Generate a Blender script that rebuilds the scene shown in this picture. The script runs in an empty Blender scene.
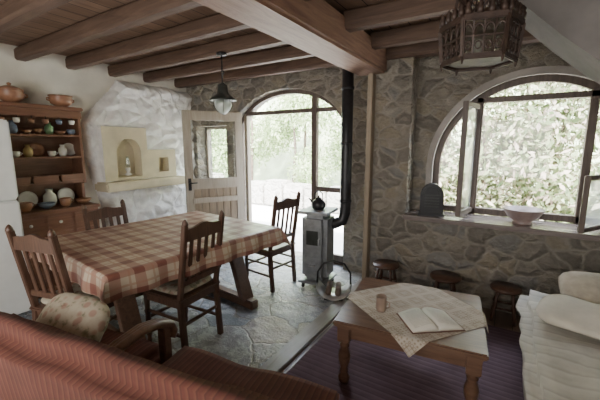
import bpy, bmesh, math, random
from mathutils import Vector, Matrix, Euler, noise
random.seed(7)
pi=math.pi
# ------------------------------------------------------------ materials
def nmat(name):
    m=bpy.data.materials.new(name); m.use_nodes=True
    nt=m.node_tree; b=nt.nodes["Principled BSDF"]
    return m,nt,b
def L(nt,a,b): nt.links.new(a,b)
def ramp(nt,fac,stops,interp='LINEAR'):
    r=nt.nodes.new('ShaderNodeValToRGB'); r.color_ramp.interpolation=interp
    e=r.color_ramp.elements
    while len(e)<len(stops): e.new(0.5)
    for i,(p,c) in enumerate(stops):
        e[i].position=p; e[i].color=(c[0],c[1],c[2],1)
    L(nt,fac,r.inputs[0]); return r.outputs[0]
def coords(nt,scale=(1,1,1),kind='Object',rot=(0,0,0)):
    t=nt.nodes.new('ShaderNodeTexCoord'); mp=nt.nodes.new('ShaderNodeMapping')
    mp.inputs['Scale'].default_value=scale; mp.inputs['Rotation'].default_value=rot
    L(nt,t.outputs[kind],mp.inputs[0]); return mp.outputs[0]
def tex(nt,vec,scale,detail=4,rough=.55,dist=0):
    n=nt.nodes.new('ShaderNodeTexNoise'); n.inputs['Scale'].default_value=scale
    n.inputs['Detail'].default_value=detail; n.inputs['Roughness'].default_value=rough
    n.inputs['Distortion'].default_value=dist
    L(nt,vec,n.inputs['Vector']); return n.outputs[0]
def bump(nt,b,h,strength=.3,dist=.02):
    n=nt.nodes.new('ShaderNodeBump'); n.inputs['Strength'].default_value=strength
    n.inputs['Distance'].default_value=dist
    L(nt,h,n.inputs['Height']); L(nt,n.outputs[0],b.inputs['Normal'])
def mathn(nt,op,a,b=None,c=None):
    n=nt.nodes.new('ShaderNodeMath'); n.operation=op
    for i,v in enumerate((a,b,c)):
        if v is None: continue
        if isinstance(v,(int,float)): n.inputs[i].default_value=v
        else: L(nt,v,n.inputs[i])
    return n.outputs[0]
def mix(nt,fac,a,b,mode='MIX'):
    n=nt.nodes.new('ShaderNodeMix'); n.data_type='RGBA'; n.blend_type=mode
    for s,v in ((n.inputs[0],fac),(n.inputs[6],a),(n.inputs[7],b)):
        if isinstance(v,(int,float)): s.default_value=v
        elif isinstance(v,tuple): s.default_value=(v[0],v[1],v[2],1)
        else: L(nt,v,s)
    return n.outputs[2]
def simple(name,c,rough=.6,metal=0,var=.25,scale=12,bmp=.1,spec=None):
    m,nt,b=nmat(name); v=coords(nt); n=tex(nt,v,scale)
    d=tuple(x*(1-var) for x in c); h=tuple(min(1,x*(1+var)) for x in c)
    L(nt,ramp(nt,n,[(.3,d),(.7,h)]),b.inputs['Base Color'])
    b.inputs['Roughness'].default_value=rough; b.inputs['Metallic'].default_value=metal
    if bmp: bump(nt,b,n,bmp)
    return m
def wood(name,c1,c2,axis='x',rough=.55,scale=1.0,bmp=.25):
    m,nt,b=nmat(name); s=[14*scale]*3; s['xyz'.index(axis)]=1.3*scale
    v=coords(nt,tuple(s)); n=tex(nt,v,1.6,6,.65,1.2)
    v2=coords(nt,(1,1,1)); n2=tex(nt,v2,2.5,3)
    c=ramp(nt,n,[(.3,c1),(.7,c2)])
    c=mix(nt,mathn(nt,'MULTIPLY',n2,.5),c,tuple(x*.6 for x in c1))
    L(nt,c,b.inputs['Base Color']); b.inputs['Roughness'].default_value=rough
    bump(nt,b,n,bmp,.01); return m
def stone(name,scale,cols,mortar):
    m,nt,b=nmat(name)
    v=coords(nt,(1,1,1.3))
    nz=nt.nodes.new('ShaderNodeTexNoise'); nz.inputs['Scale'].default_value=4.0; nz.inputs['Detail'].default_value=4
    L(nt,v,nz.inputs['Vector'])
    vm=nt.nodes.new('ShaderNodeVectorMath'); vm.operation='MULTIPLY_ADD'
    L(nt,nz.outputs['Color'],vm.inputs[0]); vm.inputs[1].default_value=(.17,.17,.17); L(nt,v,vm.inputs[2])
    ve=nt.nodes.new('ShaderNodeTexVoronoi'); ve.feature='DISTANCE_TO_EDGE'; ve.inputs['Scale'].default_value=scale
    vc=nt.nodes.new('ShaderNodeTexVoronoi'); vc.inputs['Scale'].default_value=scale
    L(nt,vm.outputs[0],ve.inputs['Vector']); L(nt,vm.outputs[0],vc.inputs['Vector'])
    sep=nt.nodes.new('ShaderNodeSeparateColor'); L(nt,vc.outputs['Color'],sep.inputs[0])
    k=len(cols)
    sc=ramp(nt,sep.outputs[0],[(i/k,c) for i,c in enumerate(cols)],'CONSTANT')
    fine=tex(nt,v,20,6,.7)
    sc=mix(nt,.65,sc,ramp(nt,fine,[(.25,(.42,.40,.37)),(.75,(1,1,1))]),'MULTIPLY')
    e=mathn(nt,'ADD',ve.outputs['Distance'],mathn(nt,'MULTIPLY',mathn(nt,'SUBTRACT',fine,.5),.14))
    f=ramp(nt,e,[(.02,(0,0,0)),(.11,(1,1,1))])
    mo=mix(nt,.6,mortar,ramp(nt,tex(nt,v,8,4),[(.3,(.5,.48,.45)),(.7,(1,1,1))]),'MULTIPLY')
    col=mix(nt,f,mo,sc)
    L(nt,col,b.inputs['Base Color']); b.inputs['Roughness'].default_value=.92
    h=mathn(nt,'ADD',ramp(nt,e,[(.02,(0,0,0)),(.3,(1,1,1))]),mathn(nt,'MULTIPLY',fine,1.1))
    bump(nt,b,h,1.0,.06)
    return m
M={}
M['stone']=stone('stone_masonry',5.6,[(.50,.45,.37),(.37,.335,.285),(.55,.495,.41),(.43,.39,.33),(.45,.43,.395),(.56,.49,.38)],(.54,.49,.415))
M['plaster']=simple('cream_plaster',(.66,.63,.55),.9,var=.12,scale=3,bmp=.3)
M['roughplaster']=simple('whitewashed_rough_plaster',(.86,.855,.83),.9,var=.1,scale=11,bmp=1)
M['beige']=simple('beige_plaster',(.60,.53,.38),.85,var=.12,scale=5,bmp=.2)
M['cushionbeige']=simple('beige_cushion_fabric',(.42,.37,.29),.9,var=.2,scale=14,bmp=.2)
M['greyplaster']=simple('grey_plaster',(.36,.33,.30),.9,var=.15,scale=5,bmp=.5)
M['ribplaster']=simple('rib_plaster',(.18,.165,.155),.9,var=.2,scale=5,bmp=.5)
M['beam']=wood('beam_wood_y',(.17,.085,.055),(.36,.22,.15),'y',.6)
M['joist']=wood('joist_wood_x',(.075,.043,.029),(.17,.105,.072),'x',.7)
def planks(name,axis,w,c1,c2,gap,rough,bmp=.3):
    m,nt,b=nmat(name)
    s=(9,1,9) if axis=='y' else (1,9,9)
    v=coords(nt,s); n=tex(nt,v,1.7,6,.6,1)
    t=nt.nodes.new('ShaderNodeTexCoord'); sx=nt.nodes.new('ShaderNodeSeparateXYZ'); L(nt,t.outputs['Object'],sx.inputs[0])
    c=sx.outputs[0] if axis=='y' else sx.outputs[1]
    q=mathn(nt,'DIVIDE',c,w); fr=mathn(nt,'FRACT',q); fl=mathn(nt,'FLOOR',q)
    wn=nt.nodes.new('ShaderNodeTexWhiteNoise'); wn.noise_dimensions='1D'; L(nt,fl,wn.inputs['W'])
    col=ramp(nt,n,[(.3,c1),(.7,c2)])
    col=mix(nt,mathn(nt,'MULTIPLY',wn.outputs[0],.5),col,tuple(x*.6 for x in c1))
    g=mathn(nt,'LESS_THAN',fr,gap)
    col=mix(nt,g,col,(.015,.01,.008))
    L(nt,col,b.inputs['Base Color']); b.inputs['Roughness'].default_value=rough
    bump(nt,b,mathn(nt,'SUBTRACT',n,g),bmp,.01)
    return m
M['ceil']=planks('ceiling_planks','y',.16,(.21,.13,.09),(.38,.255,.18),.05,.7)
M['woodfloor']=planks('wood_floor_planks','y',.13,(.14,.10,.075),(.28,.205,.155),.04,.3,.15)
def slate():
    m,nt,b=nmat('slate_flagstones'); v=coords(nt,(1,1.15,1))
    nz=nt.nodes.new('ShaderNodeTexNoise'); nz.inputs['Scale'].default_value=2.4; nz.inputs['Detail'].default_value=5; L(nt,v,nz.inputs['Vector'])
    vm=nt.nodes.new('ShaderNodeVectorMath'); vm.operation='MULTIPLY_ADD'
    L(nt,nz.outputs['Color'],vm.inputs[0]); vm.inputs[1].default_value=(.35,.35,.35); L(nt,v,vm.inputs[2])
    ve=nt.nodes.new('ShaderNodeTexVoronoi'); ve.feature='DISTANCE_TO_EDGE'; ve.inputs['Scale'].default_value=2.2
    vc=nt.nodes.new('ShaderNodeTexVoronoi'); vc.inputs['Scale'].default_value=2.2
    L(nt,vm.outputs[0],ve.inputs['Vector']); L(nt,vm.outputs[0],vc.inputs['Vector'])
    sep=nt.nodes.new('ShaderNodeSeparateColor'); L(nt,vc.outputs['Color'],sep.inputs[0])
    sc=ramp(nt,sep.outputs[0],[(0,(.36,.38,.40)),(.3,(.44,.44,.43)),(.55,(.32,.345,.375)),(.8,(.47,.43,.37))],'CONSTANT')
    n=tex(nt,v,6,8,.72)
    sc=mix(nt,.85,sc,ramp(nt,n,[(.3,(.38,.39,.41)),(.7,(1.0,1.0,1.0))]),'MULTIPLY')
    f=ramp(nt,ve.outputs['Distance'],[(.008,(0,0,0)),(.03,(1,1,1))])
    L(nt,mix(nt,f,(.24,.23,.21),sc),b.inputs['Base Color'])
    L(nt,ramp(nt,n,[(.3,(.14,.14,.14)),(.7,(.38,.38,.38))]),b.inputs['Roughness'])
    h=mathn(nt,'ADD',mathn(nt,'MULTIPLY',f,.4),mathn(nt,'MULTIPLY',n,2.6)); bump(nt,b,h,.6,.018)
    return m
M['slate']=slate()
M['chairwood']=wood('dark_chair_wood',(.06,.030,.019),(.145,.073,.046),'z',.38,1.6,.1)
M['tablewood']=wood('table_wood',(.085,.043,.027),(.19,.10,.063),'x',.4,1.2,.1)
M['coffeewood']=wood('coffee_table_wood',(.105,.054,.033),(.24,.135,.085),'x',.3,1.2,.1)
M['hutchwood']=wood('hutch_wood',(.155,.068,.038),(.29,.14,.083),'y',.45,1.2,.1)
M['framewood']=wood('window_frame_wood',(.085,.06,.05),(.18,.135,.11),'z',.5)
M['doorwood']=wood('pale_door_wood',(.31,.265,.21),(.46,.41,.34),'z',.5)
M['doorpanel']=wood('door_panel_wood',(.22,.165,.115),(.36,.28,.205),'z',.5)
M['sillwood']=wood('sill_wood',(.15,.12,.11),(.29,.245,.225),'x',.22,1,.1)
M['postwood']=wood('post_wood',(.28,.22,.155),(.44,.36,.26),'z',.6)
M['threshold']=wood('threshold_wood',(.20,.17,.14),(.36,.32,.28),'y',.35)
M['black']=simple('black_iron',(.03,.03,.032),.4,.5,bmp=.05)
M['darkmetal']=simple('dark_enamel',(.045,.05,.045),.35,.3,bmp=0)
M['stove']=simple('grey_stove_metal',(.27,.28,.29),.4,.3,bmp=.05)
M['galv']=simple('galvanised_metal',(.6,.6,.6),.3,.75,bmp=.05)
M['terra']=simple('terracotta_glaze',(.34,.17,.10),.35,bmp=.05)
M['white']=simple('white_enamel',(.66,.67,.66),.35,var=.04,bmp=0)
M['china']=simple('white_china',(.68,.66,.6),.25,var=.06,bmp=0)
M['green']=simple('green_ceramic',(.14,.24,.12),.3,bmp=0)
M['blue']=simple('blue_ceramic',(.16,.2,.27),.3,bmp=0)
M['yellow']=simple('yellow_ceramic',(.46,.33,.14),.3,bmp=0)
M['copper']=simple('copper_bronze',(.26,.13,.07),.45,.4,bmp=.1)
M['patina']=simple('aged_lantern_metal',(.05,.03,.022),.5,.25,var=.4,scale=20,bmp=.2)
M['throw']=simple('cream_throw',(.60,.56,.47),.95,var=.12,scale=6,bmp=.4)
M['leather']=simple('book_cover',(.16,.08,.05),.5,bmp=.05)
M['clay']=simple('stoneware_cup',(.30,.22,.17),.4,bmp=.05)
M['bowlp']=simple('pinkish_pottery',(.32,.24,.22),.35,bmp=.05)
M['patio']=simple('patio_paving',(.72,.70,.66),.9,var=.15,scale=2)
M['outwall']=stone('garden_stone',4.5,[(.62,.59,.54),(.54,.51,.46),(.66,.63,.57),(.57,.54,.48)],(.72,.68,.62))
M['hill']=simple('garden_slope_green',(.38,.43,.28),.95,var=.35,scale=1.6,bmp=.6)
M['bark']=simple('bark',(.15,.11,.085),.9,var=.4)
def papermat():
    m,nt,b=nmat('printed_book_paper'); t=nt.nodes.new('ShaderNodeTexCoord'); s=nt.nodes.new('ShaderNodeSeparateXYZ')
    L(nt,t.outputs['Object'],s.inputs[0])
    ln=mathn(nt,'LESS_THAN',mathn(nt,'FRACT',mathn(nt,'DIVIDE',mathn(nt,'ADD',s.outputs[1],5),.011)),.42)
    ax=mathn(nt,'ABSOLUTE',s.outputs[0]); ay=mathn(nt,'ABSOLUTE',s.outputs[1])
    k=mathn(nt,'MULTIPLY',mathn(nt,'MULTIPLY',mathn(nt,'GREATER_THAN',ax,.022),mathn(nt,'LESS_THAN',ax,.128)),mathn(nt,'LESS_THAN',ay,.088))
    n=mathn(nt,'GREATER_THAN',tex(nt,coords(nt,(60,8,1)),4,2),.42)
    f=mathn(nt,'MULTIPLY',mathn(nt,'MULTIPLY',ln,k),mathn(nt,'MULTIPLY',n,.5))
    L(nt,mix(nt,f,(.72,.69,.61),(.25,.23,.2)),b.inputs['Base Color']); b.inputs['Roughness'].default_value=.8; return m
M['paper']=papermat()
def leafmat(name,c1,c2,c3):
    m,nt,b=nmat(name)
    g=nt.nodes.new('ShaderNodeNewGeometry')
    c=ramp(nt,g.outputs['Random Per Island'],[(0,c1),(.5,c2),(1,c3)])
    L(nt,c,b.inputs['Base Color']); b.inputs['Roughness'].default_value=.6
    tr=nt.nodes.new('ShaderNodeBsdfTranslucent'); L(nt,c,tr.inputs[0])
    ms=nt.nodes.new('ShaderNodeMixShader'); ms.inputs[0].default_value=.4
    L(nt,b.outputs[0],ms.inputs[1]); L(nt,tr.outputs[0],ms.inputs[2])
    L(nt,ms.outputs[0],nt.nodes['Material Output'].inputs[0]); return m
M['leaf']=leafmat('bush_leaves',(.11,.16,.06),(.31,.35,.18),(.64,.50,.43))
M['leaf2']=leafmat('hedge_leaves',(.24,.34,.14),(.40,.50,.24),(.56,.6,.4))
def glassmat(name,tint=(.96,.98,.97),g=.07,diff=0):
    m,nt,b=nmat(name); tr=nt.nodes.new('ShaderNodeBsdfTransparent'); tr.inputs[0].default_value=(*tint,1)
    gl=nt.nodes.new('ShaderNodeBsdfGlossy'); gl.inputs['Roughness'].default_value=.03
    ms=nt.nodes.new('ShaderNodeMixShader'); ms.inputs[0].default_value=g
    L(nt,tr.outputs[0],ms.inputs[1]); L(nt,gl.outputs[0],ms.inputs[2]); out=ms.outputs[0]
    if diff:
        df=nt.nodes.new('ShaderNodeBsdfTranslucent'); df.inputs[0].default_value=(.8,.82,.83,1)
        m2=nt.nodes.new('ShaderNodeMixShader'); m2.inputs[0].default_value=diff
        L(nt,out,m2.inputs[1]); L(nt,df.outputs[0],m2.inputs[2]); out=m2.outputs[0]
    L(nt,out,nt.nodes['Material Output'].inputs[0]); return m
M['glass']=glassmat('window_glass')
M['dusty']=glassmat('dusty_glass',(.9,.92,.93),.12,.3)
M['lampglass']=glassmat('lamp_glass',(.8,.85,.83),.25)
M['frosted']=glassmat('frosted_lamp_glass',(.85,.88,.86),.2,.35)
def gingham():
    m,nt,b=nmat('plaid_cloth'); t=nt.nodes.new('ShaderNodeTexCoord'); s=nt.nodes.new('ShaderNodeSeparateXYZ')
    L(nt,t.outputs['UV'],s.inputs[0])
    def band(o,p,w,off=0.0):
        return mathn(nt,'LESS_THAN',mathn(nt,'FRACT',mathn(nt,'ADD',mathn(nt,'DIVIDE',o,p),off+50)),w)
    bx=band(s.outputs[0],.15,.44); by=band(s.outputs[1],.15,.44)
    tx=band(s.outputs[0],.15,.09,.25); ty=band(s.outputs[1],.15,.09,.25)
    sm=mathn(nt,'ADD',bx,by)
    c=ramp(nt,mathn(nt,'DIVIDE',sm,2),[(0,(.47,.39,.30)),(.34,(.33,.20,.15)),(.8,(.20,.08,.06))],'CONSTANT')
    c=mix(nt,mathn(nt,'MULTIPLY',mathn(nt,'MAXIMUM',tx,ty),.5),c,(.33,.16,.10))
    L(nt,c,b.inputs['Base Color']); b.inputs['Roughness'].default_value=.34
    n=tex(nt,coords(nt),5,3); bump(nt,b,n,.4,.02); return m
M['gingham']=gingham()
def lace():
    m,nt,b=nmat('crochet_lace'); v=coords(nt,(1,1,1),'UV')
    s=nt.nodes.new('ShaderNodeSeparateXYZ'); L(nt,v,s.inputs[0])
    def w(o,p): return mathn(nt,'ABSOLUTE',mathn(nt,'SINE',mathn(nt,'MULTIPLY',o,pi/p)))
    k=mathn(nt,'MULTIPLY',w(s.outputs[0],.13),w(s.outputs[1],.13))
    k2=mathn(nt,'MULTIPLY',w(s.outputs[0],.02),w(s.outputs[1],.02))
    f=mathn(nt,'ADD',mathn(nt,'MULTIPLY',k,.6),mathn(nt,'MULTIPLY',k2,.4))
    c=ramp(nt,f,[(.1,(.54,.485,.41)),(.42,(.46,.40,.325)),(.5,(.30,.235,.175)),(.7,(.50,.44,.365))])
    L(nt,c,b.inputs['Base Color']); b.inputs['Roughness'].default_value=.9; bump(nt,b,f,.5,.005); return m
M['lace']=lace()
def floral():
    m,nt,b=nmat('floral_cushion_fabric'); v=coords(nt)
    vo=nt.nodes.new('ShaderNodeTexVoronoi'); vo.inputs['Scale'].default_value=19; L(nt,v,vo.inputs['Vector'])
    n=tex(nt,v,22,3)
    c=ramp(nt,n,[(.36,(.20,.19,.12)),(.44,(.38,.33,.25)),(.6,(.42,.37,.285))])
    sp=ramp(nt,vo.outputs['Distance'],[(.12,(1,1,1)),(.26,(1,1,1)),(.40,(0,0,0))])
    L(nt,mix(nt,mathn(nt,'MULTIPLY',sp,.6),c,(.27,.12,.09)),b.inputs['Base Color']); b.inputs['Roughness'].default_value=.9; bump(nt,b,n,.1); return m
M['floral']=floral()
def stripes(name,c1,c2,c3,p,axis=0,kind='Object',rough=.95):
    m,nt,b=nmat(name); v=coords(nt,kind=kind); s=nt.nodes.new('ShaderNodeSeparateXYZ'); L(nt,v,s.inputs[0])
    n=tex(nt,v,9,4)
    o=mathn(nt,'ADD',s.outputs[axis],mathn(nt,'MULTIPLY',n,.012))
    fr=mathn(nt,'FRACT',mathn(nt,'ADD',mathn(nt,'DIVIDE',o,p),20))
    c=ramp(nt,fr,[(0,c1),(.4,c2),(.55,c3),(.75,c1),(1,c1)])
    c=mix(nt,.5,c,ramp(nt,n,[(.3,(.5,.5,.5)),(.7,(1,1,1))]),'MULTIPLY')
    L(nt,c,b.inputs['Base Color']); b.inputs['Roughness'].default_value=rough; bump(nt,b,fr,.35,.006); return m
M['redthrow']=stripes('terracotta_ribbed_throw',(.115,.035,.024),(.15,.055,.035),(.08,.025,.018),.03,0)
M['rug']=stripes('purple_woven_rug',(.15,.095,.12),(.20,.135,.165),(.12,.075,.095),.05,1)
M['throw2']=stripes('cream_ribbed_throw',(.55,.52,.45),(.61,.58,.51),(.46,.43,.37),.09,1)
# ------------------------------------------------------------ builder
class B:
    def __init__(s,name,loc=(0,0,0),rot=0):
        s.name=name; s.loc=loc; s.rot=rot; s.v=[]; s.f=[]; s.m=[]; s.sm=[]; s.mats=[]; s.uv=None
    def mi(s,k):
        if k not in s.mats: s.mats.append(k)
        return s.mats.index(k)
    def add(s,vs,fs,mat,smooth=False,mtx=None):
        o=len(s.v); i=s.mi(mat)
        for v in vs: s.v.append(tuple(mtx@Vector(v)) if mtx else tuple(v))
        for f in fs: s.f.append([a+o for a in f]); s.m.append(i); s.sm.append(smooth)
    def bm(s,bm,mat,smooth,mtx=None):
        bm.verts.ensure_lookup_table()
        s.add([v.co.copy() for v in bm.verts],[[v.index for v in f.verts] for f in bm.faces],mat,smooth,mtx); bm.free()
    def box(s,c,d,mat,bev=.004,rot=(0,0,0),taper=1.0):
        bm=bmesh.new(); bmesh.ops.create_cube(bm,size=1)
        for v in bm.verts:
            k=taper if v.co.z<0 else 1
            v.co=Vector((v.co.x*d[0]*k,v.co.y*d[1]*k,v.co.z*d[2]))
        if bev: bmesh.ops.bevel(bm,geom=bm.edges[:],offset=min(bev,min(d)*.45),segments=2,affect='EDGES')
        bm.verts.index_update()
        s.bm(bm,mat,False,Matrix.Translation(c)@Euler(rot).to_matrix().to_4x4())
    def bar(s,p,q,w,d,mat,bev=.004):
        p=Vector(p);q=Vector(q);z=(q-p); l=z.length; z.normalize()
        r=z.to_track_quat('Z','Y').to_matrix().to_4x4()
        bm=bmesh.new(); bmesh.ops.create_cube(bm,size=1)
        for v in bm.verts: v.co=Vector((v.co.x*w,v.co.y*d,v.co.z*l))
        bmesh.ops.bevel(bm,geom=bm.edges[:],offset=min(bev,w*.4,d*.4),segments=2,affect='EDGES')
        bm.verts.index_update(); s.bm(bm,mat,False,Matrix.Translation((p+q)/2)@r)
    def lathe(s,prof,c,mat,seg=24,mtx=None,sx=1,sy=1):
        vs=[];fs=[];n=len(prof)
        for j in range(seg):
            a=2*pi*j/seg
            for r,z in prof: vs.append((c[0]+r*math.cos(a)*sx,c[1]+r*math.sin(a)*sy,c[2]+z))
        for j in range(seg):
            k=(j+1)%seg
            for i in range(n-1): fs.append([j*n+i,k*n+i,k*n+i+1,j*n+i+1])
        if prof[0][0]>1e-4: fs.append([j*n for j in range(seg)][::-1])
        if prof[-1][0]>1e-4 and prof[-1][1]>=prof[0][1]: fs.append([j*n+n-1 for j in range(seg)])
        s.add(vs,fs,mat,True,mtx)
    def turned(s,p,q,prof,mat,seg=14):
        p=Vector(p);q=Vector(q);z=q-p;l=z.length
        r=z.normalized().to_track_quat('Z','Y').to_matrix().to_4x4()
        s.lathe([(a,b*l) for a,b in prof],(0,0,0),mat,seg,Matrix.Translation(p)@r)
    def tube(s,pts,r,mat,seg=10,closed=False):
        pts=[Vector(p) for p in pts]; vs=[];fs=[];n=len(pts)
        up=Vector((0,0,1)); prev=None
        for i,p in enumerate(pts):
            t=(pts[min(i+1,n-1)]-pts[max(i-1,0)]) if not closed else (pts[(i+1)%n]-pts[i-1])
            t.normalize()
            if prev is None:
                a=t.cross(up); 
                if a.length<.1: a=t.cross(Vector((1,0,0)))
            else: a=prev-t*prev.dot(t)
            a.normalize(); prev=a; b=t.cross(a)
            rr=r[i] if isinstance(r,(list,tuple)) else r
            for j in range(seg):
                w=2*pi*j/seg; vs.append(p+a*math.cos(w)*rr+b*math.sin(w)*rr)
        m=n if closed else n-1
        for i in range(m):
            k=(i+1)%n
            for j in range(seg): fs.append([i*seg+j,i*seg+(j+1)%seg,k*seg+(j+1)%seg,k*seg+j])
        if not closed:
            fs.append(list(range(seg))[::-1]); fs.append([(n-1)*seg+j for j in range(seg)])
        s.add(vs,fs,mat,True)
    def puff(s,c,d,mat,rot=(0,0,0),e=.35,nz=.0,seg=28):
        vs=[];fs=[];R=seg//2
        def sp(x,p): return math.copysign(abs(x)**p,x)
        for i in range(R+1):
            ph=-pi/2+pi*i/R
            for j in range(seg):
                th=2*pi*j/seg
                x=sp(math.cos(ph),e*1.6)*sp(math.cos(th),e); y=sp(math.cos(ph),e*1.6)*sp(math.sin(th),e); z=sp(math.sin(ph),.8)
                v=Vector((x*d[0]/2,y*d[1]/2,z*d[2]/2))
                if nz: v+=Vector((0,0,nz*noise.noise(v*6+Vector(c))))
                vs.append(v)
        for i in range(R):
            for j in range(seg): fs.append([i*seg+j,i*seg+(j+1)%seg,(i+1)*seg+(j+1)%seg,(i+1)*seg+j])
        s.add(vs,fs,mat,True,Matrix.Translation(c)@Euler(rot).to_matrix().to_4x4())
    def prism(s,poly,y0,y1,mat,plane='xz'):
        n=len(poly)
        def P(a,b,t): return (a,t,b) if plane=='xz' else ((t,a,b) if plane=='yz' else (a,b,t))
        vs=[P(a,b,y0) for a,b in poly]+[P(a,b,y1) for a,b in poly]
        fs=[list(range(n)),list(range(2*n-1,n-1,-1))]+[[i,(i+1)%n,n+(i+1)%n,n+i] for i in range(n)]
        s.add(vs,fs,mat)
    def done(s):
        me=bpy.data.meshes.new(s.name); me.from_pydata(s.v,[],s.f)
        for k in s.mats: me.materials.append(M[k])
        me.polygons.foreach_set('material_index',s.m); me.polygons.foreach_set('use_smooth',s.sm)
        if s.uv:
            u=me.uv_layers.new(name='UVMap')
            for l in me.loops: u.data[l.index].uv=s.uv[l.vertex_index]
        me.update()
        if not s.uv:
            bm=bmesh.new(); bm.from_mesh(me); bmesh.ops.recalc_face_normals(bm,faces=bm.faces[:]); bm.to_mesh(me); bm.free()
        ob=bpy.data.objects.new(s.name,me); bpy.context.scene.collection.objects.link(ob)
        ob.location=s.loc; ob.rotation_euler=(0,0,s.rot); return ob
# ------------------------------------------------------------ room shell
XL=-4.3; YD=3.6; YW=3.4; CE=2.48; XR=1.7; YB=-1.6; XB=-1.25
b=B('floor'); b.box(((XL+XB)/2-.1,1.15,-.05),(XB-XL+.2,5.5,.1),'slate',0); 
b.box(((XR+XB)/2,1.15,-.05),(XR-XB,5.5,.1),'woodfloor',0); b.done()
b=B('trim_threshold'); b.box((XB,.9,.012),(.13,4.95,.024),'threshold',.004); b.done()
b=B('ceiling'); b.box(((XL+XR)/2,1.1,CE+.05),(XR-XL+.4,5.7,.1),'ceil',0); b.done()
b=B('wall_left'); b.box((XL-.1,1.1,CE/2),(.2,5.8,CE+.1),'plaster',0); b.done()
b=B('wall_right'); b.box((XR+.1,1.1,CE/2),(.2,5.8,CE+.1),'plaster',0); b.done()
b=B('wall_rear'); b.box(((XL+XR)/2,YB-.1,CE/2),(XR-XL+.4,.2,CE+.1),'plaster',0); b.done()
def arch_z(x,cx,hw,sp,rise):
    t=max(0,1-((x-cx)/hw)**2); return sp+rise*math.sqrt(t)
def wall_arch(b,x0,x1,y0,y1,zt,cx,hw,sill,sp,rise,mat,n=40):
    a=cx-hw;c=cx+hw
    def q(xa,xb,za,zb,zc,zd):
        vs=[(xa,y0,za),(xb,y0,zb),(xb,y0,zd),(xa,y0,zc),(xa,y1,za),(xb,y1,zb),(xb,y1,zd),(xa,y1,zc)]
        b.add(vs,[[0,1,2,3],[5,4,7,6],[0,4,5,1]],mat)
    xs=[cx-hw*math.cos(pi*i/n) for i in range(n+1)]
    for i in range(n):
        q(xs[i],xs[i+1],arch_z(xs[i],cx,hw,sp,rise),arch_z(xs[i+1],cx,hw,sp,rise),zt,zt)
    if sill>0: b.box(((a+c)/2,(y0+y1)/2,sill/2),(c-a,y1-y0,sill),mat,0)
    b.add([(a,y0,sill),(a,y1,sill),(a,y1,sp),(a,y0,sp)],[[0,1,2,3]],mat)
    b.add([(c,y0,sill),(c,y1,sill),(c,y1,sp),(c,y0,sp)],[[0,1,2,3]],mat)
    if x1>c: b.box(((c+x1)/2,(y0+y1)/2,zt/2),(x1-c,y1-y0,zt),mat,0)
    if x0<a: b.box(((x0+a)/2,(y0+y1)/2,zt/2),(a-x0,y1-y0,zt),mat,0)
b=B('wall_back')
DC,DH,DS,DR=-2.5,.87,1.62,.58
wall_arch(b,DC-DH-.06,-1.2,YD,YD+.3,CE,DC,DH,0,DS,DR,'stone')
x0=XL;x1=DC-DH-.06
wa,wb,za,zb=-4.12,-3.5,.95,1.78
b.box(((x0+wa)/2,YD+.15,CE/2),(wa-x0,.3,CE),'stone',0)
b.box(((x1+wb)/2,YD+.15,CE/2),(x1-wb,.3,CE),'stone',0)
b.box(((wa+wb)/2,YD+.15,za/2),(wb-wa,.3,za),'stone',0)
b.box(((wa+wb)/2,YD+.15,(CE+zb)/2),(wb-wa,.3,CE-zb),'stone',0)
WC,WH,WSP,WR,SILL=.15,.84,1.28,.84,.80
b.box(((-1.22-.86)/2,(YW+3.9)/2,CE/2),(.36,3.9-YW,CE),'stone',0)
wall_arch(b,-.86,XR,3.64,3.9,CE,WC,WH,SILL-.02,WSP,WR,'stone')
b.box(((-.86+XR)/2,(YW+3.64)/2,(SILL-.02)/2),(XR+.86,3.64-YW,SILL-.02),'stone',0)
b.done()
b=B('trim_post'); b.box((-1.245,3.35,1.1),(.05,.10,2.2),'postwood',.006); b.done()
b=B('window_sill'); b.box((.3,3.49,SILL),(2.32,.42,.045),'sillwood',.008); b.done()
b=B('trim_arch_window')
def band(b,cx,hw,sp,rise,w,y0,y1,zlow,mat,n=40):
    outer=[(cx-(hw+w),zlow)]+[(cx-(hw+w)*math.cos(pi*i/n),sp+(rise+w)*math.sin(pi*i/n)) for i in range(n+1)]+[(cx+hw+w,zlow)]
    inner=[(cx-hw,zlow)]+[(cx-hw*math.cos(pi*i/n),sp+rise*math.sin(pi*i/n)) for i in range(n+1)]+[(cx+hw,zlow)]
    m=len(outer); vs=[]
    for y in (y0,y1):
        vs+=[(x,y,z) for x,z in outer]+[(x,y,z) for x,z in inner]
    fs=[]
    for i in range(m-1):
        fs+= [[i,i+1,m+i+1,m+i],[2*m+i,2*m+i+1,3*m+i+1,3*m+i],[i,i+1,2*m+i+1,2*m+i],[m+i,m+i+1,3*m+i+1,3*m+i]]
    fs+=[[0,m,3*m,2*m],[m-1,2*m-1,4*m-1,3*m-1]]
    b.add(vs,fs,mat)
band(b,WC,WH-.02,WSP,WR-.02,.06,3.615,3.66,SILL+.025,'greyplaster'); b.done()
b=B('window_1'); fy=3.72
band(b,WC,WH-.07,WSP,WR-.07,.06,fy,fy+.06,SILL+.023,'framewood')
for x in (-.29,.55): 
    b.box((x,fy+.02,(SILL+1.95)/2+.01),(.06,.08,1.95-SILL),'framewood')
b.box((WC,fy+.02,1.92),(1.16,.08,.05),'framewood')
b.box((WC,fy+.02,SILL+.055),(1.6,.08,.06),'framewood')
b.add([(WC-.76*math.cos(pi*i/30),fy+.03,WSP+.76*math.sin(pi*i/30)) for i in range(31)]+[(WC+.76,fy+.03,SILL+.03),(WC-.76,fy+.03,SILL+.03)],[list(range(33))],'glass')
b.done()
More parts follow.
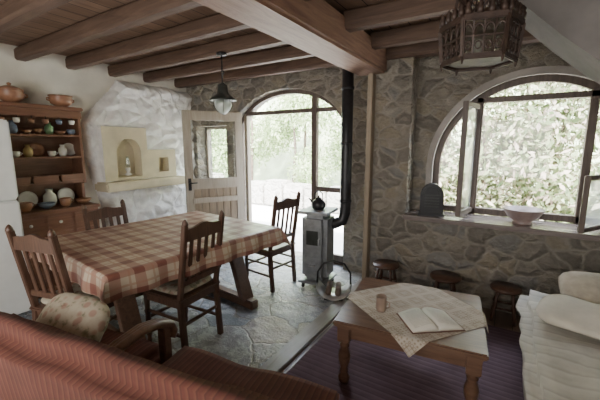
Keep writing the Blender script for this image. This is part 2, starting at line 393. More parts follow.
def casement(name,h,end,z0,z1,mat='framewood',w=.05,g='glass'):
    b=B(name); h=Vector((h[0],h[1],0));e=Vector((end[0],end[1],0))
    up=Vector((0,0,1))
    b.bar(h+up*z0,h+up*z1,w,.035,mat); b.bar(e+up*z0,e+up*z1,w,.035,mat)
    for z in (z0+w/2,z1-w/2): b.bar(h+up*z,e+up*z,.035,w,mat)
    b.add([h+up*z0,e+up*z0,e+up*z1,h+up*z1],[[0,1,2,3]],g); return b
casement('window_2',(-.30,3.69),(-.37,3.33),SILL+.05,1.88,w=.045,g='dusty').done()
b=B('door_frame'); fy=YD+.10
band(b,DC,DH-.05,DS,DR-.05,.05,fy,fy+.07,0,'framewood')
b.box((-2.11,fy+.035,1.05),(.07,.07,2.1),'framewood')
b.box((-3.22,fy+.035,.97),(.05,.07,1.94),'doorwood')
b.box((-2.5,fy+.035,1.93),(1.4,.06,.05),'framewood')
b.box((-1.86,fy+.035,.95),(.42,.05,.06),'framewood'); b.box((-1.86,fy+.035,.06),(.42,.05,.12),'framewood')
b.add([(-2.1,fy+.03,.05),(-1.68,fy+.03,.05),(-1.68,fy+.03,1.75),(-2.1,fy+.03,2.05)],[[0,1,2,3]],'glass')
b.done()
b=B('window_3')
for x in (wa+.02,wb-.02): b.box((x,YD+.2,(za+zb)/2),(.04,.05,zb-za),'doorwood')
for z in (za+.02,zb-.02): b.box(((wa+wb)/2,YD+.2,z),(wb-wa,.05,.04),'doorwood')
b.add([(wa,YD+.2,za),(wb,YD+.2,za),(wb,YD+.2,zb),(wa,YD+.2,zb)],[[0,1,2,3]],'glass'); b.done()
ang=math.atan2(2.88-3.57,-3.58+3.2)
b=B('door_leaf',(-3.17,3.56,.015),ang)
W=.78;H=1.92
for x in (.05,W-.05): b.box((x,0,H/2),(.10,.045,H),'doorwood')
for z,h in ((H-.06,.12),(.98,.14),(.07,.14)): b.box((W/2,0,z),(W-.18,.044,h),'doorwood')
for i in range(6):
    q=(W-.2)/6
    b.box((.10+q*(i+.5),.0,.53),(q-.005,.026,.78),'doorpanel')
for s in (-1,1):
    for z in (.32,.76): b.box((W/2,s*.03,z),(W-.16,.02,.07),'doorwood')
b.add([(.1,0,1.04),(W-.1,0,1.04),(W-.1,0,H-.1),(.1,0,H-.1)],[[0,1,2,3]],'glass')
for s in (-1,1):
    b.tube([(W-.05,.02*s,1.0),(W-.05,.06*s,1.0),(W-.14,.06*s,1.0)],.008,'black')
    b.box((W-.05,.026*s,.98),(.04,.006,.16),'black',.002)
b.done()
def log(b,p,q,w,h,mat,seed=0,n=14):
    p=Vector(p);q=Vector(q);vs=[];fs=[];d=(q-p).normalized();side=Vector((0,0,1)).cross(d)
    k=8
    for i in range(n+1):
        c=p.lerp(q,i/n)
        for j in range(k):
            a=2*pi*(j+.5)/k
            x=math.copysign(abs(math.cos(a))**.45,math.cos(a))*w/2; z=math.copysign(abs(math.sin(a))**.45,math.sin(a))*h/2
            o=noise.noise(Vector((i*.6,j*.9,seed*3.1)))*.018
            vs.append(c+side*(x*(1+o*4))+Vector((0,0,z*(1+o*3)+o*.4)))
    for i in range(n):
        for j in range(k): fs.append([i*k+j,i*k+(j+1)%k,(i+1)*k+(j+1)%k,(i+1)*k+j])
    fs+= [list(range(k)),[n*k+j for j in range(k)]]
    b.add(vs,fs,mat,False)
b=B('ceiling_beam'); b.box((-1.26,.95,2.32),(.30,4.9,.24),'beam',.02); b.done()
b=B('ceiling_joists'); 
for i,y in enumerate((-.9,-.35,.1,.6,1.06,1.52,1.98,2.45,2.92,3.42)):
    log(b,(XL,y+.02,2.405),(-1.4,y,2.405),.11,.13,'joist',i)
for i,y in enumerate((-.6,.0,.6,1.2,1.8,2.45,3.0)):
    log(b,(-1.12,y,2.405),(XR,y,2.405),.12,.14,'joist',i+20)
log(b,(-1.12,3.42,2.40),(XR,3.42,2.40),.16,.16,'joist',50)
b.done()
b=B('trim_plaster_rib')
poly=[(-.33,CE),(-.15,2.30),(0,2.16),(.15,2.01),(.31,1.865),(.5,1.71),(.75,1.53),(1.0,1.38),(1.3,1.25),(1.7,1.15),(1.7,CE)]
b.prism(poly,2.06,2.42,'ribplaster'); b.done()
# ------------------------------------------------------------ rough plaster relief with niche
b=B('fireplace_relief')
NY,NZ=170,190; Y0,Y1,Z0,Z1=2.0,3.59,0,2.32
def relief(y,z):
    left=2.12+.10*math.sin(z*3.1)+.07*noise.noise(Vector((0,z*3,2)))+max(0,(z-1.75))*.55
    top=2.30+.05*noise.noise(Vector((y*3,0,5)))
    e=min((y-left)/.10,(top-z)/.1,1)
    if e<=0: return None
    d=noise.voronoi(Vector((y*4.6+.25*noise.noise(Vector((y*5,z*5,8))),z*5.2,0)))[0]
    h=.10*min(1,e)**.5+.04*noise.noise(Vector((y*3.2,z*3.2,1)))+.03*noise.noise(Vector((y*11,z*11,3)))+.10*min(.45,d[1]-d[0])*min(1,e)
    beige=False
    blk=(2.17<y<2.76 and 1.06<z<1.73) or (2.76<=y<3.2 and 1.06<z<1.45)
    if blk: h=.17; beige=True
    cy,hw=2.50,.155
    if abs(y-cy)<hw and 1.10<z<1.42+math.sqrt(max(0,hw*hw-(y-cy)**2)): h=.02; beige=True
    if abs(y-3.0)<.07 and 1.14<z<1.32: h=.04; beige=True
    return h,beige
vs=[];idx={};fs={'roughplaster':[],'beige':[]}
for i in range(NY+1):
    for j in range(NZ+1):
        y=Y0+(Y1-Y0)*i/NY; z=Z0+(Z1-Z0)*j/NZ; r=relief(y,z)
        h=r[0] if r else .002
        idx[i,j]=(len(vs),bool(r),r[1] if r else False); vs.append((XL+max(h,.002),y,z))
for i in range(NY):
    for j in range(NZ):
        q=[idx[i,j],idx[i+1,j],idx[i+1,j+1],idx[i,j+1]]
        if any(a[1] for a in q):
            fs['beige' if all(a[2] for a in q) else 'roughplaster'].append([a[0] for a in q])
b.add(vs,fs['roughplaster'],'roughplaster',False); 
o=len(b.v)-len(vs); i=b.mi('beige')
for f in fs['beige']: b.f.append([a+o for a in f]); b.m.append(i); b.sm.append(False)
b.box((XL+.17,2.69,1.0),(.30,1.16,.11),'beige',.02)
b.done()
b=B('oil_lamp',(XL+.12,2.50,1.115)); b.lathe([(.04,0),(.045,.01),(.015,.04),(.03,.07),(.03,.09),(.012,.1)],(0,0,0),'china'); b.lathe([(.02,.1),(.028,.15),(.015,.22),(.015,.24)],(0,0,0),'lampglass'); b.done()
# ------------------------------------------------------------ hutch
b=B('kitchen_hutch',(XL,0,0))
ya,yb=1.15,1.93
dw=(yb-ya-.02)/3
b.box((.22,(ya+yb)/2,.42),(.42,yb-ya,.80),'hutchwood')
b.box((.235,(ya+yb)/2,.84),(.46,yb-ya+.02,.035),'hutchwood',.008)
b.box((.23,(ya+yb)/2,.03),(.44,yb-ya+.01,.06),'hutchwood')
for i in range(3):
    yc=ya+.01+dw*(i+.5)
    b.box((.435,yc,.73),(.02,dw-.02,.14),'hutchwood',.008); b.lathe([(.0,0),(.014,.005),(.016,.015),(0,.022)],(0,0,0),'china',12,Matrix.Translation((.447,yc,.73))@Euler((0,pi/2,0)).to_matrix().to_4x4())
    b.box((.435,yc,.36),(.02,dw-.02,.54),'hutchwood',.008); b.box((.447,yc,.36),(.012,dw-.1,.42),'hutchwood',.006)
    b.lathe([(.0,0),(.012,.005),(.013,.015),(0,.02)],(0,0,0),'black',12,Matrix.Translation((.447,yc+.1,.4))@Euler((0,pi/2,0)).to_matrix().to_4x4())
for y in (ya+.02,yb-.02): b.box((.13,y,1.48),(.24,.03,.80),'hutchwood')
b.box((.155,(ya+yb)/2,1.88),(.29,yb-ya+.02,.04),'hutchwood',.01)
b.box((.262,(ya+yb)/2,1.82),(.02,yb-ya,.08),'hutchwood',.008)
for z in (1.10,1.37,1.60): b.box((.13,(ya+yb)/2,z),(.22,yb-ya-.04,.022),'hutchwood')
b.box((.012,(ya+yb)/2,1.35),(.015,yb-ya-.04,.98),'hutchwood',.002)
for i in range(3): b.box((.24,ya+.01+dw*(i+.5),1.15),(.02,dw-.02,.08),'hutchwood',.006)
for y in (ya+.02,yb-.02): b.box((.10,y,.97),(.18,.03,.26),'hutchwood')
b.done()
b=B('shelf_crockery',(XL,0,0))
cols=['terra','china','copper','terra','blue','china','green','china','terra','yellow']
def vessel(t,x,y,z,m,s=1.0):
    if t==0: b.lathe([(r*s,h*s) for r,h in [(.03,0),(.045,.03),(.05,.07),(.045,.075),(.03,.02),(0,.015)]],(x,y,z),m,18); b.tube([(x,y+.045*s,z+.06*s),(x,y+.07*s,z+.05*s),(x,y+.045*s,z+.02*s)],.006*s,m,6)
    elif t==1: b.lathe([(r*s,h*s) for r,h in [(.035,0),(.055,.05),(.05,.1),(.025,.13),(.03,.16),(.02,.15)]],(x,y,z),m,18)
    elif t==2: b.lathe([(r*s,h*s) for r,h in [(.02,0),(.05,.02),(.07,.05),(.065,.05),(.03,.015),(0,.012)]],(x,y,z),m,18)
    else:
        mt=Matrix.Translation((x-.06,y,z+.075*s))@Euler((0,pi/2-.25,0)).to_matrix().to_4x4()
        b.lathe([(r*s,h*s) for r,h in [(.0,0),(.05,.004),(.075,.015),(.073,.02),(.048,.01),(0,.006)]],(0,0,0),m,22,mt)
k=0
for z in (1.611,1.381,1.111):
    for i in range(7):
        y=1.23+i*.103; t=(k*5+i//3)%4; m=cols[(k*3+i)%10]; k+=1
        if z<1.2: vessel(0,.12,y,z,m,.8)
        else: vessel(t,.18 if t!=3 else .15,y,z,m,.78 if t!=3 else .95)
for i in range(8):
    vessel((i*3+1)%4,.16+.14*(i%2),1.23+i*.088,.8575,cols[(i*7+3)%10],1.15)
for i in range(6):
    y=1.23+i*.12; b.lathe([(.02,0),(.028,.02),(.03,.045),(.026,.045),(.02,.01),(0,.008)],(.255,y,1.715),cols[i],14); b.tube([(.262,y,1.79),(.268,y,1.775),(.262,y,1.758)],.003,'black',6)
b.done()
def tureen(loc,s,lid):
    b=B('ceramic_tureen',loc)
    b.lathe([(r*s,z*s) for r,z in [(.05,0),(.055,.01),(.10,.04),(.115,.08),(.105,.11),(.11,.115),(.10,.12)]],(0,0,0),'terra')
    if lid: b.lathe([(r*s,z*s) for r,z in [(.108,.12),(.09,.14),(.04,.16),(.012,.165),(.02,.185),(0,.195)]],(0,0,0),'terra')
    else: b.lathe([(r*s,z*s) for r,z in [(.10,.12),(.12,.125),(.112,.115),(.06,.10),(0,.1)]],(0,0,0),'copper')
    for q in (-1,1): b.tube([(0,q*.105*s,.06*s),(0,q*.135*s,.07*s),(0,q*.135*s,.09*s),(0,q*.108*s,.095*s)],.008*s,'terra')
    b.done()
tureen((XL+.16,1.36,1.901),1.0,True); tureen((XL+.16,1.79,1.901),.95,False)
b=B('fridge',(XL,0,0)); b.box((.40,.80,.88),(.74,.62,1.66),'white',.015); b.box((.80,.80,1.38),(.05,.62,.64),'white',.012); b.box((.80,.80,.55),(.05,.62,.98),'white',.012)
for z in (1.2,.85): b.box((.84,.55,z),(.03,.025,.22),'galv',.008)
for x in (.08,.66):
    for y in (.54,1.06): b.lathe([(.02,0),(.02,.055)],(x,y,0),'black',12)
b.done()
# ------------------------------------------------------------ dining table and cloth
def cloth(name,loc,rot,a,bb,half,crot,mat,zt,n=90,off=(0,0)):
    b=B(name,loc,rot); vs=[];fs=[];uv=[]
    hx,hy=half
    for i in range(n+1):
        for j in range(n+1):
            p=-hx+2*hx*i/n; q=-hy+2*hy*j/n
            u=p*math.cos(crot)-q*math.sin(crot)+off[0]; v=p*math.sin(crot)+q*math.cos(crot)+off[1]
            ou=max(0,abs(u)-a); ov=max(0,abs(v)-bb)
            d=math.hypot(ou,ov) ; m=min(ou,ov)
            x=max(-a,min(a,u)); y=max(-bb,min(bb,v))
            rip=.014*math.sin((v if ou>0 else u)*21)*min(1,d/.12)
            if ou>0: x+=math.copysign(.008+.35*m+(rip if ov==0 else 0)+.02*min(1,d/.1),u)
            if ov>0: y+=math.copysign(.008+.35*m+(rip if ou==0 else 0)+.02*min(1,d/.1),v)
            z=zt-d+(.0015 if d==0 else 0)+(0.0012*noise.noise(Vector((u*7,v*7,0))) if d==0 else 0)
            vs.append((x,y,z)); uv.append((p,q))
    for i in range(n):
        for j in range(n): 
            k=i*(n+1)+j; fs.append([k,k+n+1,k+n+2,k+1])
    b.add(vs,fs,mat,True); b.uv=uv; return b.done()
TL=(-2.47,1.78,0); TR=math.radians(-6)
b=B('dining_table',TL,TR)
b.box((0,0,.725),(1.26,1.50,.045),'tablewood',.006)
for y in (-.52,.52):
    b.box((0,y,.67),(.95,.09,.065),'tablewood')
    for s in (-1,1): b.bar((s*.20,y,.66),(s*.42,y,.06),.13,.06,'tablewood')
    b.box((0,y,.04),(1.06,.09,.08),'tablewood',.01)
b.box((0,0,.34),(.05,1.10,.12),'tablewood')
b.done()
cloth('tablecloth',TL,TR,.635,.755,(.635+.15,.755+.15),0,'gingham',.752)
# ------------------------------------------------------------ chairs (local: faces +y, back at -y)
def chair(loc,rot,cushion=True,H=1.03):
    b=B('dining_chair',loc,rot); m='chairwood'; w=.40;d=.40;sh=.44
    for s in (-1,1):
        x=s*(w/2-.02)
        b.bar((x,-d/2,0),(x,-d/2+.03,sh),.038,.038,m); b.bar((x,-d/2+.03,sh-.02),(x*1.0,-d/2-.06,H-.05),.034,.036,m)
        b.lathe([(.016,0),(.022,.012),(.018,.03),(.008,.045),(0,.05)],(x,-d/2-.062,H-.06),m,12)
        b.turned((s*(w/2-.02),d/2-.02,0),(s*(w/2-.02),d/2-.02,sh-.02),[(.013,0),(.018,.1),(.014,.14),(.022,.25),(.019,.6),(.024,.66),(.018,.7),(.022,1)],m)
        b.bar((x,-d/2+.01,.16),(x,d/2-.02,.16),.022,.022,m); b.bar((x,-d/2+.02,.28),(x,d/2-.02,.28),.02,.02,m)
        b.box((x,0,sh-.045),(.022,d-.04,.055),m)
    b.bar((-w/2+.02,d/2-.02,.22),(w/2-.02,d/2-.02,.22),.022,.022,m)
    b.bar((-w/2+.02,-d/2+.02,.24),(w/2-.02,-d/2+.02,.24),.022,.022,m)
    b.box((0,d/2-.02,sh-.045),(w-.05,.022,.055),m); b.box((0,-d/2+.03,sh-.045),(w-.05,.022,.055),m)
    b.box((0,.01,sh-.008),(w+.02,d+.02,.025),m,.008)
    def yb(z): return -d/2+.03-(z-sh+.02)*(.09/(H-.03-sh))
    zt=H-.17
    poly=[(-w/2+.03,zt)]+[( -w/2+.03+(w-.06)*i/14, zt+.075+.028*math.sin(pi*i/14)+.006*math.cos(4*pi*i/14)) for i in range(15)]+[(w/2-.03,zt)]
    y=yb(zt+.05); b.prism(poly,y-.011,y+.011,m)
    y=yb(.55); b.box((0,y,.55),(w-.06,.022,.04),m)
    for i in range(4):
        x=-w/2+.02+(w-.04)*(i+1)/5
        b.bar((x,yb(.56),.56),(x,yb(zt),zt+.01),.034,.012,m)
    if cushion: b.puff((0,.02,sh+.032),(w-.02,d-.02,.065),'floral',e=.4)
    b.done()
chair((-2.05,1.58,0),math.radians(94),True)
chair((-2.15,2.82,0),math.radians(84),False)
chair((-2.47,1.05,0),math.radians(14),True)
chair((-3.05,1.70,0),math.radians(-92),False,.97)
# ------------------------------------------------------------ pendant lamp
b=B('pendant_lamp',(-2.36,2.40,0))
zt=1.82
b.tube([(0,0,2.345),(0,0,2.06)],.007,'black'); b.lathe([(.045,0),(.05,.02),(.03,.03)],(0,0,2.32),'black')
b.tube([(.0,0,2.20),(.025,0,2.17),(0,0,2.14)],.005,'black')
b.lathe([(.012,.26),(.02,.25),(.045,.235),(.05,.18),(.06,.155),(.085,.135),(.125,.105),(.128,.095),(.11,.095),(.05,.12)],(0,0,zt),'darkmetal',28)
b.lathe([(.05,.125),(.075,.09),(.082,.06),(.07,.02),(.045,-.01),(.015,-.03),(0,-.032)],(0,0,zt),'frosted',28)
b.lathe([(.0,-.0),(.025,.01),(.04,.045),(.025,.075),(.015,.1)],(0,0,zt+.01),'china',20)
for i in range(4):
    a=pi/4+i*pi/2; c,s=math.cos(a),math.sin(a)
    b.tube([(c*.085,s*.085,zt+.11),(c*.09,s*.09,zt+.05),(c*.06,s*.06,zt),(c*.0,s*.0,zt-.035)],.003,'darkmetal',6)
b.done()
# ------------------------------------------------------------ lantern
b=B('moroccan_lantern',(-.165,1.78,0),math.radians(12))
def hexpt(r,a,z): return (r*math.cos(a),r*math.sin(a),z)
z0=1.87;n=6
r1,r2=.150,.165
A=[2*pi*i/n for i in range(n)]
for i in range(n):
    a=A[i];c=A[(i+1)%n]
    p0=Vector(hexpt(r1,a,z0));p1=Vector(hexpt(r1,c,z0));q0=Vector(hexpt(r2,a,z0+.15));q1=Vector(hexpt(r2,c,z0+.15))
    b.bar(p0,q0,.018,.018,'patina'); b.bar(p0,p1,.016,.024,'patina'); b.bar(q0,q1,.016,.028,'patina')
    for s in range(4):
        t0_,t1_=s/4,(s+1)/4
        pts=[]
        for g in range(9):
            th=pi*g/8; tt=(t0_+t1_)/2-math.cos(th)*(t1_-t0_)/2; hh=.55+.28*math.sin(th)
            pts.append(p0.lerp(p1,tt).lerp(q0.lerp(q1,tt),hh))
        b.tube(pts,.0045,'patina',6)
        if s: b.bar(p0.lerp(p1,t0_),q0.lerp(q1,t0_),.007,.007,'patina',.001)
        m_=p0.lerp(p1,(t0_+t1_)/2).lerp(q0.lerp(q1,(t0_+t1_)/2),.28)
        d_=(p1-p0).normalized()
        b.tube([m_+d_*.012*math.cos(2*pi*g/8)+Vector((0,0,.016*math.sin(2*pi*g/8))) for g in range(8)],.0035,'patina',6,True)
    b.bar(p0.lerp(q0,.52),p1.lerp(q1,.52),.007,.007,'patina',.001)
    b.add([p0,p1,q1,q0],[[0,1,2,3]],'lampglass')
    for t in (.1,.37,.63,.9):
        m0=q0.lerp(q1,t); b.lathe([(.012,0),(.014,.02),(.009,.03),(.012,.038),(0,.055)],(m0.x,m0.y,m0.z+.012),'patina',10)
    s0=Vector(hexpt(.12,a,z0+.17));s1=Vector(hexpt(.12,c,z0+.17));t0=Vector(hexpt(.095,a,z0+.30));t1=Vector(hexpt(.095,c,z0+.30))
    b.bar(s0,t0,.013,.013,'patina'); b.bar(t0,t1,.014,.02,'patina'); b.bar(s0,s1,.013,.018,'patina')
    b.bar(s0,t1,.007,.007,'patina',.001); b.bar(s1,t0,.007,.007,'patina',.001)
    for t in (.33,.66): b.bar(s0.lerp(s1,t),t0.lerp(t1,t),.007,.007,'patina',.001)
    for t in (.2,.8):
        e=t0.lerp(t1,t); b.lathe([(.009,0),(.011,.015),(.007,.022),(0,.045)],(e.x,e.y,e.z+.008),'patina',8)
    b.add([q0,q1,s1,s0],[[0,1,2,3]],'patina')
    b.tube([p0,p0+Vector((0,0,-.03))],[.010,.003],'patina',6)
    b.bar(t0,(0,0,z0+.40),.01,.01,'patina')
b.lathe([(0,0),(.035,.0),(.035,.015),(.02,.02),(.02,.07),(0,.08)],(0,0,z0+.02),'china',16)
b.add([hexpt(r1,a,z0) for a in A],[list(range(6))],'patina')
b.tube([(0,0,z0+.39),(0,0,CE)],.008,'patina')
b.done()
# ------------------------------------------------------------ stove
b=B('wood_stove',(-1.68,3.06,0),math.radians(8))
b.box((0,0,.44),(.28,.32,.72),'stove',.05)
b.box((0,0,.815),(.33,.37,.03),'stove',.008)
b.box((0,0,.07),(.32,.36,.03),'stove',.006)
for x in (-.12,.12):
    for y in (-.14,.14): b.bar((x,y,.0),(x*.95,y*.95,.07),.03,.03,'black')
b.box((0,-.168,.56),(.20,.02,.26),'stove',.008); b.box((0,-.180,.56),(.13,.006,.15),'darkmetal',.002)
b.box((0,-.168,.27),(.20,.02,.18),'stove',.008)
b.tube([(.08,-.18,.56),(.08,-.21,.56),(.08,-.21,.50)],.007,'galv'); b.tube([(-.03,-.18,.27),(-.03,-.205,.27),(.03,-.205,.27),(.03,-.18,.27)],.006,'galv')
b.tube([(.06,.05,.66),(.15,.1,.67),(.225,.13,.70),(.245,.14,.78),(.25,.14,.9),(.25,.14,1.4),(.25,.14,CE)],.058,'black',18)
for z in (.9,1.5,2.05): b.lathe([(.063,0),(.065,.015),(.063,.03)],(.25,.14,z),'black')
b.done()
b=B('cast_kettle',(-1.68,3.06,.831)); b.lathe([(.05,0),(.07,.02),(.075,.06),(.05,.10),(.03,.11),(.035,.12),(.01,.13),(.012,.145),(0,.15)],(0,0,0),'black')
b.tube([(-.06,0,.05),(-.10,0,.09),(-.12,0,.11)],[.014,.010,.008],'black'); b.tube([(-.05,0,.10),(-.045,0,.17),(0,0,.20),(.045,0,.17),(.05,0,.10)],.006,'black'); b.done()
# log carrier: curved sheet-metal cradle with arched handle and firewood
b=B('log_carrier',(-1.38,2.84,0.024),math.radians(25))
n=16; vs=[];fs=[]
for k,off_ in enumerate((0,.006)):
    for i in range(n+1):
        t=-1.25+2.5*i/n; r=.17-off_
        for y in (-.15,.13): vs.append((r*math.sin(t)*1.05,y,.185-r*math.cos(t)))
m=2*(n+1)
for i in range(n):
    a=2*i; fs+= [[a,a+1,a+3,a+2],[m+a,m+a+2,m+a+3,m+a+1],[a,a+2,m+a+2,m+a],[a+1,m+a+1,m+a+3,a+3]]
b.add(vs,fs,'galv',True)
for y in (-.11,.11): b.bar((-.09,y,.008),(.09,y,.008),.02,.016,'black'); 
b.tube([(-.165,0,.115),(-.16,0,.24),(-.10,0,.33),(0,0,.36),(.10,0,.33),(.16,0,.24),(.165,0,.115)],.009,'black')
for x,z in ((-.05,.07),(.04,.065)): b.tube([(x,-.10,z),(x+.008,.12,z+.005)],.028,'bark',10)
b.done()
def stool(loc,h,r):
    b=B('wooden_stool',loc); 
    b.lathe([(0,h-.03),(r,h-.03),(r+.008,h-.015),(r,h),(0,h)],(0,0,0),'chairwood',24)
    for i in range(4):
        a=pi/4+i*pi/2; p=(r*1.05*math.cos(a),r*1.05*math.sin(a),0); q=(r*.65*math.cos(a),r*.65*math.sin(a),h-.03)
        b.turned(p,q,[(.012,0),(.016,.2),(.012,.3),(.018,.5),(.012,.7),(.016,1)],'chairwood')
    P=[(r*.9*math.cos(pi/4+i*pi/2),r*.9*math.sin(pi/4+i*pi/2),h*.4) for i in range(4)]
    for i in range(4): b.tube([P[i],P[(i+1)%4]],.009,'chairwood',8)
    b.done()
stool((-.98,3.22,0),.32,.125); stool((-.42,3.22,0),.31,.13); stool((.06,3.25,0),.30,.115)
# ------------------------------------------------------------ sill objects
b=B('mantel_clock',(-.62,3.42,SILL+.023),math.radians(12))
K=1.25
poly=[(-.085*K,.02),(-.085*K,.15*K)]+[(-.085*K*math.cos(pi*i/16),.15*K+.10*K*math.sin(pi*i/16)) for i in range(1,16)]+[(.085*K,.15*K),(.085*K,.02)]
b.prism(poly,-.05,.05,'black')
b.box((0,0,.012),(.24,.13,.024),'black',.004)
for i in range(5): b.box((0,-.053,.09+i*.028),(.13,.006,.008),'darkmetal',.001)
b.tube([(-.075*math.cos(pi*i/12),-.053,.19+.09*math.sin(pi*i/12)) for i in range(13)],.004,'darkmetal',6)
b.done()
b=B('pottery_bowl',(.13,3.45,SILL+.023)); b.lathe([(r*1.15,z*1.15) for r,z in [(.06,0),(.065,.012),(.055,.02),(.10,.055),(.135,.11),(.14,.115),(.13,.115),(.09,.055),(.03,.03),(0,.03)]],(0,0,0),'bowlp',32); b.done()
casement('window_4',(.74,3.60),(.49,3.18),SILL+.05,1.28,w=.035,g='dusty').done()
# ------------------------------------------------------------ coffee table
CT=(-.465,2.13,0.013); CR=math.radians(7); cw,cd,ch=.83,.76,.44
b=B('coffee_table',CT,CR)
b.box((0,0,ch-.018),(cw,cd,.036),'coffeewood',.008); b.box((0,0,ch-.04),(cw-.03,cd-.03,.014),'coffeewood',.004)
for s in (-1,1):
    b.box((0,s*(cd/2-.06),ch-.085),(cw-.14,.022,.08),'coffeewood'); b.box((s*(cw/2-.06),0,ch-.085),(.022,cd-.14,.08),'coffeewood')
    for t in (-1,1):
        x=s*(cw/2-.06);y=t*(cd/2-.06)
        b.box((x,y,ch-.095),(.075,.075,.10),'coffeewood')
        b.lathe([(.02,0),(.034,.02),(.036,.05),(.022,.075),(.028,.09),(.022,.11),(.036,.16),(.038,.20),(.024,.25),(.032,.265),(.022,.28),(.034,.30)],(x,y,0),'coffeewood',20)
b.done()
cloth('lace_runner',(CT[0],CT[1],CT[2]),CR,cw/2+.002,cd/2+.002,(.345,.345),math.radians(47),'lace',ch+.0015,n=80,off=(.02,.01))
b=B('open_book',(-.33,1.985,CT[2]+ch+.0045),math.radians(38))
def page(s):
    vs=[];n=18;W=.15;D=.11
    for i in range(n+1):
        t=i/n; x=s*W*t; z=.008+.030*math.sin(pi*t**.6)**.8*(1-t*.45)+.005*(1-t)
        for y in (-D,D): vs.append((x,y,z))
        for y in (-D,D): vs.append((x,y,.004))
    fs=[]
    for i in range(n):
        k=i*4; fs+= [[k,k+1,k+5,k+4],[k,k+4,k+6,k+2],[k+1,k+3,k+7,k+5],[k+2,k+3,k+7,k+6]]
    fs.append([n*4,n*4+1,n*4+3,n*4+2]); b.add(vs,fs,'paper',True)
page(1);page(-1); b.box((0,0,.002),(.315,.235,.004),'leather',.001); b.done()
b=B('clay_cup',(-.62,1.97,CT[2]+ch+.0045)); b.lathe([(r*1.15,z*1.15) for r,z in [(.024,0),(.028,.01),(.030,.04),(.027,.075),(.030,.085),(.027,.085),(.024,.04),(0,.01)]],(0,0,0),'clay'); b.tube([(.030,0,.07),(.052,0,.065),(.052,0,.035),(.034,0,.025)],.005,'clay'); b.done()
b=B('area_rug'); b.box((-.42,2.15,.006),(1.44,1.8,.012),'rug',.003); b.done()
# ------------------------------------------------------------ sofas
def softbox(b,c,d,mat,r=.08,nz=.012,sag=0,seed=0,rot=(0,0,0)):
    bm=bmesh.new(); bmesh.ops.create_cube(bm,size=1)
    for v in bm.verts: v.co=Vector((v.co.x*d[0],v.co.y*d[1],v.co.z*d[2]))
    bmesh.ops.bevel(bm,geom=bm.edges[:],offset=r,segments=4,affect='EDGES')
    bmesh.ops.subdivide_edges(bm,edges=[e for e in bm.edges if e.calc_length()>.12],cuts=14,use_grid_fill=True)
    for v in bm.verts:
        v.co+=Vector((noise.noise(v.co*5+Vector((seed,0,0))),noise.noise(v.co*5+Vector((0,seed,9))),noise.noise(v.co*5+Vector((7,0,seed)))))*nz
        v.co.z+=.35*nz*noise.noise(Vector((v.co.x*4,v.co.y*16,seed)))
        if v.co.z>0: v.co.z-=sag*(1-(2*v.co.x/d[0])**2)
    bm.verts.index_update(); b.bm(bm,mat,True,Matrix.Translation(c)@Euler(rot).to_matrix().to_4x4())
b=B('sofa')
softbox(b,(.62,1.75,.22),(.88,2.2,.40),'throw2',.05,.012,0,3)
softbox(b,(.60,1.75,.40),(.92,2.22,.14),'throw2',.06,.035,0,5)
softbox(b,(1.14,1.75,.55),(.24,2.2,.55),'throw2',.09,.02,0,8)
b.done()
b=B('throw_cushion',(.56,2.66,.58)); b.puff((0,0,0),(.44,.32,.14),'cushionbeige',rot=(.5,.0,.15),e=.5); b.done()
b=B('throw_cushion',(.44,2.33,.545)); b.puff((0,0,0),(.46,.34,.10),'throw',rot=(.1,.0,-.3),e=.6,nz=.03); b.done()
# foreground wooden-armed sofa with terracotta throw (local: faces +y)
b=B('sofa',(-1.20,.597,0),math.radians(9)); w=1.58
softbox(b,(0,-.03,.505),(w,.19,.55),'redthrow',.07,.014,0,4,(.10,0,0))
ax=-.20
softbox(b,((-w/2+ax)/2+.01,.26,.36),(w/2+ax-.04,.50,.15),'redthrow',.05,.010,0,7)
softbox(b,((w/2+ax)/2+.01,.28,.36),(w/2-ax-.04,.54,.15),'redthrow',.05,.010,0,9)
b.box((0,.23,.255),(w-.01,.54,.06),'tablewood',.01)
for x in (-w/2+.04,ax,w/2-.04):
    for y in (0,.46): b.box((x,y,.12),(.05,.05,.24),'tablewood',.006)
b.bar((ax,.44,.2),(ax,.44,.57),.045,.05,'tablewood')
pts=[(ax,.04,.57),(ax,.09,.59),(ax,.18,.61),(ax,.30,.62),(ax,.40,.60),(ax,.47,.565),(ax,.49,.52),(ax,.47,.49)]
for dx in (-.018,0,.018): b.tube([(p[0]+dx,p[1],p[2]) for p in pts],.022,'tablewood',10)
b.done()
b=B('floral_cushion',(-1.74,.67,.62),math.radians(9)); b.puff((0,0,0),(.42,.34,.14),'floral',rot=(pi/2-.7,0,0),e=.55); b.done()
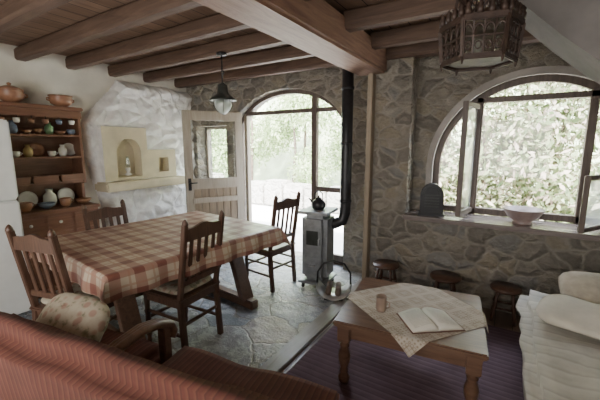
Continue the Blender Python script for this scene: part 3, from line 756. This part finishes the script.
# ------------------------------------------------------------ outside
b=B('ground_outside'); b.box((-1,12,-.15),(40,16.0,.1),'patio',0); b.done()
b=B('garden_wall'); 
for i in range(30):
    x=-12+i*.62; h=.62+.3*noise.noise(Vector((i*.5,0,0)))
    b.box((x,7.2,h/2-.1),(.66,.5,h),'outwall',.05)
b.done()
b=B('garden_slope'); vs=[];fs=[];n=60;m=20
for i in range(n+1):
    for j in range(m+1):
        x=-20+40*i/n; y=9.8+7*j/m; z=-.1+6.5*(j/m)**.7+.6*noise.noise(Vector((x*.6,y*.6,0)))*(1 if j else 0)
        vs.append((x,y,z))
for i in range(n):
    for j in range(m): k=i*(m+1)+j; fs.append([k,k+m+1,k+m+2,k+1])
b.add(vs,fs,'hill',True); b.done()
def foliage(name,blobs,mat,count,size):
    b=B(name); tot=sum(r**2 for *_,r in blobs)
    vs=[];fs=[]
    for (x,y,z,r) in blobs:
        for _ in range(int(count*r*r/tot)):
            d=Vector((random.gauss(0,1),random.gauss(0,1),random.gauss(0,1))).normalized()
            p=Vector((x,y,z))+d*r*(random.uniform(.45,1.05))
            if p.z<-.05: continue
            a=Vector((random.gauss(0,1),random.gauss(0,1),random.gauss(0,1)-.5)).normalized()
            c=a.cross(d+Vector((.01,.3,.1)));c.normalize() 
            s=size*random.uniform(.6,1.3); o=len(vs)
            vs+= [p,p+a*s*.5+c*s*.2,p+a*s,p+a*s*.5-c*s*.2]; fs.append([o,o+1,o+2,o+3])
    b.add(vs,fs,mat,False)
    for (x,y,z,r) in blobs[::3]: b.tube([(x,y,-.1),(x+.1,y,z*.5),(x,y,z)],[.06,.04,.015],'bark',6)
    return b.done()
bl=[]
for i in range(11):
    for j in range(5):
        bl.append((-1.8+i*.62+random.uniform(-.2,.2),6.9+random.uniform(-.4,.4),.2+j*.85+random.uniform(-.2,.2),random.uniform(.45,.75)))
foliage('flowering_bush',bl,'leaf',46000,.14)
bl=[]
for i in range(28): bl.append((random.uniform(-11,-3.4),random.uniform(8.1,9),random.uniform(.7,3.9),random.uniform(.5,.9)))
foliage('garden_hedge',bl,'leaf2',38000,.14)
# ------------------------------------------------------------ light
sc=bpy.context.scene
w=bpy.data.worlds.new('World'); sc.world=w; w.use_nodes=True; nt=w.node_tree
bg=nt.nodes['Background']
sky=nt.nodes.new('ShaderNodeTexSky'); sky.sky_type='NISHITA'; sky.sun_disc=False; sky.sun_elevation=math.radians(50); sky.sun_rotation=math.radians(120)
mx=nt.nodes.new('ShaderNodeMix'); mx.data_type='RGBA'; mx.inputs[0].default_value=.6
mx.inputs[7].default_value=(3.4,3.35,3.25,1); L(nt,sky.outputs[0],mx.inputs[6]); L(nt,mx.outputs[2],bg.inputs[0])
bg.inputs[1].default_value=7.0
def light(kind,name,loc,rot,energy,size=None,col=(1,1,1),portal=False,sy=None):
    l=bpy.data.lights.new(name,kind); l.energy=energy; l.color=col
    o=bpy.data.objects.new(name,l); sc.collection.objects.link(o); o.location=loc; o.rotation_euler=rot
    if kind=='AREA':
        l.shape='RECTANGLE'; l.size=size; l.size_y=sy or size
        if portal: l.cycles.is_portal=True
    if kind=='SUN': l.angle=math.radians(1)
    return o
s=light('SUN','sun',(0,0,8),(0,0,0),42,col=(1,.97,.90))
s.rotation_euler=Vector((-.45,.45,-.78)).to_track_quat('-Z','Y').to_euler()
light('AREA','portal_window',(WC,3.95,1.45),(math.radians(-90),0,0),1,1.75,portal=True,sy=1.4)
light('AREA','portal_door',(DC,3.98,1.1),(math.radians(-90),0,0),1,1.8,portal=True,sy=2.2)
light('AREA','rear_fill_light',(-.8,-1.4,1.5),(math.radians(90),0,0),84,3.0,(1,.97,.93),sy=1.4)  # added fill lamp behind the camera; the rear wall has no window
light('AREA','bounce_fill_light',(-2.2,-.9,1.0),(math.radians(140),0,math.radians(15)),34,2.0,(1,.96,.90))  # added fill lamp tilted upward, stands in for light bounced off the floor
# ------------------------------------------------------------ camera
cam=bpy.data.cameras.new('camera'); co=bpy.data.objects.new('camera',cam); sc.collection.objects.link(co)
cam.sensor_width=36; cam.lens=20.1; co.location=(0,0,1.5); cam.clip_start=.02
co.rotation_euler=(math.radians(90-9.3),0,math.radians(32)); sc.camera=co
